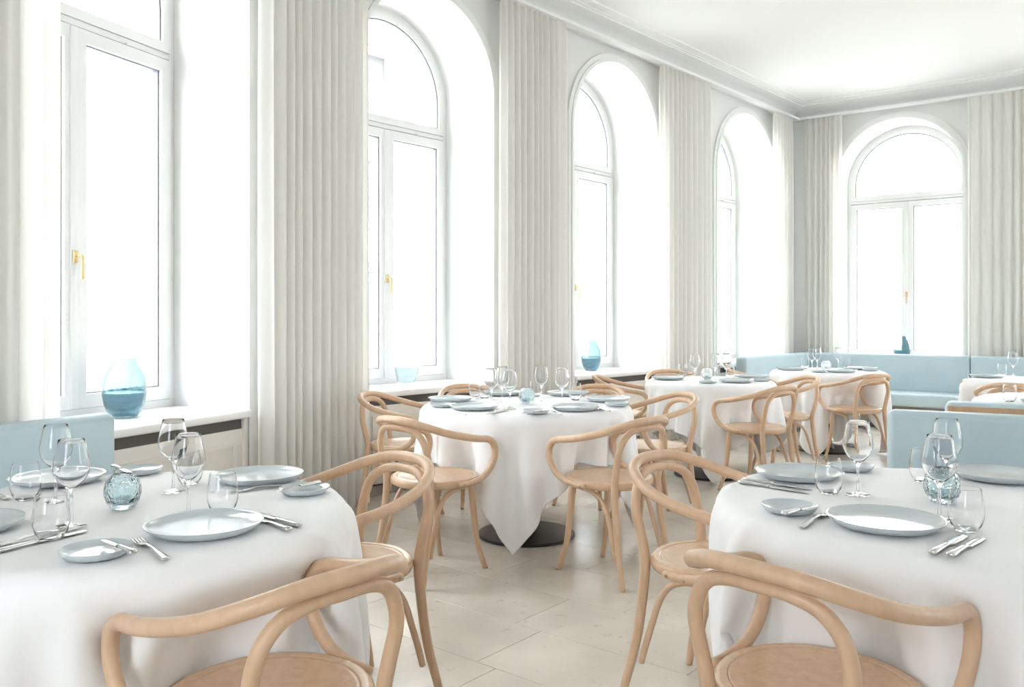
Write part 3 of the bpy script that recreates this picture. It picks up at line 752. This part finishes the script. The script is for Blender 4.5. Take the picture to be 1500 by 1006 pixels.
ITEMS = [
    ('plate', 'TL', (-0.706, 1.907), None, 'pale grey blue dinner plate at the front edge of the left front table'),
    ('plate', 'TL', (-0.764, 2.508), None, 'grey blue dinner plate on left front table beside the chair facing away from the curtain'),
    ('plate', 'TL', (-1.357, 2.476), None, 'dinner plate behind two wine glasses on left front table near the blue bench'),
    ('plate', 'TL', (-1.268, 1.907), None, 'dinner plate cut off by the left edge of the photo'),
    ('small', 'TL', (-0.854, 1.703), None, 'small bread plate nearest the camera on left front table'),
    ('small', 'TL', (-0.58, 2.32), None, 'small bread plate at the right rim of the left front table'),
    ('small', 'TL', (-1.177, 2.619), None, 'small bread plate behind the blue candle holder on left front table'),
    ('wine', 'TL', (-1.033, 1.945), None, 'nearer of two wine glasses left of the blue candle holder, left front table'),
    ('wine', 'TL', (-1.218, 2.215), None, 'farther of two wine glasses left of the blue candle holder, left front table'),
    ('wine', 'TL', (-0.955, 2.338), None, 'farther of two wine glasses right of the blue candle holder, left front table'),
    ('wine', 'TL', (-0.798, 2.046), None, 'wine glass just behind the front dinner plate on left front table'),
    ('tumbler', 'TL', (-1.315, 2.241), None, 'stemless glass over the plate by the blue bench, left front table'),
    ('tumbler', 'TL', (-1.02, 1.836), None, 'stemless glass nearest the camera on left front table'),
    ('tumbler', 'TL', (-0.729, 2.09), None, 'stemless glass between two dinner plates on left front table'),
    ('tumbler', 'TL', (-0.954, 2.455), None, 'stemless glass half hidden behind wine glasses on left front table'),
    ('votive', 'TL', (-1.002, 2.135), None, 'round pale blue crackled candle holder on left front table'),
    ('fork', 'TL', (-0.699, 1.674), (-0.868, 1.871), 'steel fork left of the front plate, left front table'),
    ('butter', 'TL', (-0.754, 1.656), (-0.864, 1.753), 'butter knife on the nearest bread plate of the left front table'),
    ('knife', 'TL', (-0.51, 1.901), (-0.67, 2.068), 'nearer of two knives right of the front plate, left front table'),
    ('knife', 'TL', (-0.495, 1.938), (-0.657, 2.09), 'farther of two knives right of the front plate, left front table'),
    ('knife', 'TL', (-1.077, 1.713), (-1.029, 1.802), 'nearer of two knives at the left edge of the left front table'),
    ('fork', 'TL', (-1.109, 1.759), (-1.065, 1.83), 'fork beside knives at the left edge of the left front table'),
    ('knife', 'TL', (-1.358, 2.232), (-1.519, 2.367), 'knife near the stemless glass by the blue bench, left front table'),
    ('fork', 'TL', (-0.637, 2.435), (-0.732, 2.367), 'fork between the plates at the right rim, left front table'),
    ('butter', 'TL', (-0.551, 2.374), (-0.639, 2.243), 'butter knife on the bread plate at the right rim, left front table'),
    ('butter', 'TL', (-1.268, 2.638), (-1.158, 2.521), 'butter knife on the bread plate behind the blue candle holder, left front table'),
    ('plate', 'TR', (0.877, 1.951), None, 'grey blue dinner plate with window reflection at the front of the right front table'),
    ('plate', 'TR', (0.882, 2.551), None, 'dinner plate on the far left of the right front table'),
    ('plate', 'TR', (1.482, 2.529), None, 'dinner plate in front of the blue bench on the right front table'),
    ('small', 'TR', (0.701, 2.097), None, 'bread plate at the left rim of the right front table'),
    ('small', 'TR', (1.096, 2.679), None, 'bread plate at the far rim of the right front table'),
    ('wine', 'TR', (0.96, 2.302), None, 'wine glass standing alone on the right front table'),
    ('wine', 'TR', (1.04, 2.018), None, 'wine glass before the blue candle holder on the right front table'),
    ('wine', 'TR', (1.231, 2.348), None, 'wine glass behind the blue candle holder on the right front table'),
    ('tumbler', 'TR', (0.886, 2.32), None, 'stemless glass beside the far left plate of the right front table'),
    ('tumbler', 'TR', (1.044, 1.907), None, 'stemless glass nearest the camera on the right front table'),
    ('tumbler', 'TR', (1.232, 2.486), None, 'stemless glass left behind the blue candle holder, right front table'),
    ('votive', 'TR', (1.143, 2.207), None, 'round pale blue crackled candle holder on the right front table'),
    ('knife', 'TR', (0.674, 2.466), (0.823, 2.32), 'nearer of two knives by the far left plate, right front table'),
    ('knife', 'TR', (0.7, 2.508), (0.829, 2.386), 'farther of two knives by the far left plate, right front table'),
    ('butter', 'TR', (0.65, 1.985), (0.776, 2.095), 'butter knife on the left rim bread plate, right front table'),
    ('fork', 'TR', (0.674, 1.932), (0.83, 2.12), 'fork left of the front plate, right front table'),
    ('knife', 'TR', (0.867, 1.713), (1.027, 1.871), 'left one of two knives right of the front plate, right front table'),
    ('knife', 'TR', (0.893, 1.693), (1.057, 1.853), 'right one of two knives right of the front plate, right front table'),
    ('fork', 'TR', (0.924, 2.793), (1.002, 2.741), 'fork at the far rim of the right front table'),
    ('plate', 'TM', (-0.355, 4.799), None, 'far left dinner plate on the central round table'),
    ('plate', 'TM', (-0.199, 4.359), None, 'front left dinner plate on the central round table'),
    ('plate', 'TM', (0.328, 4.326), None, 'front right dinner plate on the central round table'),
    ('plate', 'TM', (0.553, 4.799), None, 'far right dinner plate on the central round table'),
    ('plate', 'TM', (-0.06, 5.191), None, 'dinner plate behind wine glasses at the back left of the central table'),
    ('plate', 'TM', (0.349, 5.168), None, 'dinner plate at the back right of the central table'),
    ('small', 'TM', (-0.372, 4.479), None, 'bread plate at the left rim of the central table'),
    ('small', 'TM', (0.12, 4.168), None, 'bread plate at the front rim of the central table'),
    ('small', 'TM', (0.572, 4.514), None, 'bread plate at the right rim of the central table'),
    ('wine', 'TM', (-0.112, 4.535), None, 'leftmost of the three clustered wine glasses on the central table'),
    ('wine', 'TM', (-0.056, 4.7), None, 'middle one of the three clustered wine glasses on the central table'),
    ('wine', 'TM', (-0.011, 4.381), None, 'rightmost of the three clustered wine glasses on the central table'),
    ('wine', 'TM', (0.17, 4.806), None, 'wine glass right behind the candle holder of the central table'),
    ('wine', 'TM', (0.276, 4.567), None, 'rightmost wine glass on the central table'),
    ('tumbler', 'TM', (-0.228, 5.076), None, 'leftmost stemless glass on the central table'),
    ('tumbler', 'TM', (-0.163, 4.966), None, 'stemless glass left of the clustered wine glasses, central table'),
    ('tumbler', 'TM', (0.146, 5.076), None, 'stemless glass beside the candle holder of the central table'),
    ('tumbler', 'TM', (0.372, 4.86), None, 'rightmost stemless glass on the central table'),
    ('votive', 'TM', (0.082, 4.643), None, 'blue crackled candle holder on the central table'),
    ('fork', 'TM', (-0.225, 4.079), (-0.333, 4.262), 'fork left of the front left plate, central table'),
    ('knife', 'TM', (-0.122, 4.108), (-0.025, 4.294), 'nearer knife right of the front left plate, central table'),
    ('knife', 'TM', (-0.084, 4.23), (0.0, 4.41), 'farther knife right of the front left plate, central table'),
    ('knife', 'TM', (0.501, 4.23), (0.427, 4.393), 'knife right of the front right plate, central table'),
    ('fork', 'TM', (0.243, 4.108), (0.199, 4.326), 'fork left of the front right plate, central table'),
    ('butter', 'TM', (0.149, 4.116), (0.097, 4.056), 'butter knife on the front bread plate, central table'),
    ('plate', 'TB', (1.23, 6.526), None, 'left dinner plate on the round table behind the central one'),
    ('plate', 'TB', (1.685, 6.241), None, 'front right dinner plate on the round table behind the central one'),
    ('plate', 'TB', (1.941, 6.718), None, 'rightmost dinner plate on the round table behind the central one'),
    ('small', 'TB', (1.45, 6.14), None, 'bread plate at the front rim of the table behind the central one'),
    ('small', 'TB', (1.906, 6.345), None, 'bread plate at the right rim of the table behind the central one'),
    ('wine', 'TB', (1.406, 6.376), None, 'wine glass standing apart on the table behind the central one'),
    ('wine', 'TB', (1.586, 6.465), None, 'left one of paired wine glasses on the table behind the central one'),
    ('wine', 'TB', (1.688, 6.531), None, 'right one of paired wine glasses on the table behind the central one'),
    ('tumbler', 'TB', (1.416, 6.88), None, 'left stemless glass on the table behind the central one'),
    ('tumbler', 'TB', (1.739, 6.602), None, 'right stemless glass on the table behind the central one'),
    ('tumbler', 'TB', (1.518, 7.094), None, 'stemless glass beside the lone wine glass, table behind the central one'),
    ('votive', 'TB', (1.534, 6.526), None, 'pale candle holder on the table behind the central one'),
    ('plate', 'TC', (2.609, 7.769), None, 'left dinner plate on the round table by the corner banquette'),
    ('plate', 'TC', (2.942, 7.416), None, 'front dinner plate on the round table by the corner banquette'),
    ('plate', 'TC', (3.303, 7.823), None, 'right dinner plate on the round table by the corner banquette'),
    ('small', 'TC', (2.741, 7.416), None, 'front bread plate on the round table by the corner banquette'),
    ('small', 'TC', (3.29, 7.614), None, 'right rim bread plate on the round table by the corner banquette'),
    ('wine', 'TC', (2.773, 7.666), None, 'left one of paired wine glasses on the corner banquette table'),
    ('wine', 'TC', (2.868, 7.796), None, 'right one of paired wine glasses on the corner banquette table'),
    ('wine', 'TC', (3.09, 7.853), None, 'rightmost wine glass on the corner banquette table'),
    ('tumbler', 'TC', (2.8, 7.931), None, 'left stemless glass on the corner banquette table'),
    ('tumbler', 'TC', (3.224, 7.987), None, 'right stemless glass on the corner banquette table'),
    ('votive', 'TC', (2.922, 7.717), None, 'pale candle holder on the corner banquette table'),
    ('plate', 'TD', (3.871, 6.758), None, 'dinner plate on the square table at right'),
    ('tumbler', 'TD', (4.09, 6.922), None, 'stemless glass on the square table at right'),
    ('wine', 'TD', (4.156, 6.88), None, 'wine glass on the square table at right'),
    ('tumbler', 'TE', (2.855, 4.759), None, 'stemless glass seen above the wooden-backed bench'),
    ('small', 'TE', (2.971, 4.719), None, 'bread plate cut off at right above the wooden-backed bench'),
]

for kind, tb, p, q, lab in ITEMS:
    key = 'votclear' if kind == 'votive' and tb in ('TB', 'TC') else kind
    if key not in PROTO: o = PROTO[key] = MAKE[key]()
    else: o = copy_tree(PROTO[key])
    z = TOPS.get(tb, .742) + .0032
    if kind == 'butter': z += .0165
    ang = random.uniform(0, 6.28)
    if q is not None: ang = math.atan2(q[1] - p[1], q[0] - p[0])
    o.location = (p[0], p[1], z); o.rotation_euler = (0, 0, ang)
    tag(o, lab, *CATS[kind])

# ------------------------------------------------------------------ vases on the sills
def vase(seg, t, d, r, h, mat, label, fill=.42):
    Vv = empty('glass_vase'); seg.put(Vv, t, d, ZS + .002); k = r / .105; q = h / .30
    out = [(.0001, 0), (.055, 0), (.064, .004), (.082, .03), (.097, .07), (.104, .115), (.1035, .16), (.096, .20), (.078, .245), (.058, .275), (.056, .285), (.0585, .2985), (.057, .300), (.0545, .299), (.052, .285), (.0545, .272), (.074, .242), (.0915, .198), (.0985, .16), (.099, .115), (.092, .072), (.077, .034), (.06, .013), (.0001, .011)]
    o = lathe('vase_body', [(a * k, b * q) for a, b in out], mat, Vv, 40)
    if fill:
        wa = [(.0001, .0125), (.058, .0145), (.0755, .036), (.0905, .073), (.0965, .105), (.0970, .124), (.0001, .124)]
        lathe('water', [(a * k, b * q) for a, b in wa], 'water', Vv, 40)
    tag(Vv, label, 'vase', 'glass vases on the window sills')
vase(WA, -.564, .30, .105, .30, 'vase', 'blue glass vase on the sill of the nearest window')
vase(WM, -1.586, .30, .095, .325, 'vaseclear', 'clear glass vase on the sill of the second window')
vase(WM, .738, .30, .096, .295, 'vase', 'blue glass vase on the sill of the third window')
vase(WM, 3.325, .28, .10, .30, 'vaseclear', 'faint clear vase on the sill next to the corner', 0)
vase(WB, 1.258, .28, .095, .29, 'vase', 'blue vase on the far window sill behind the banquette')
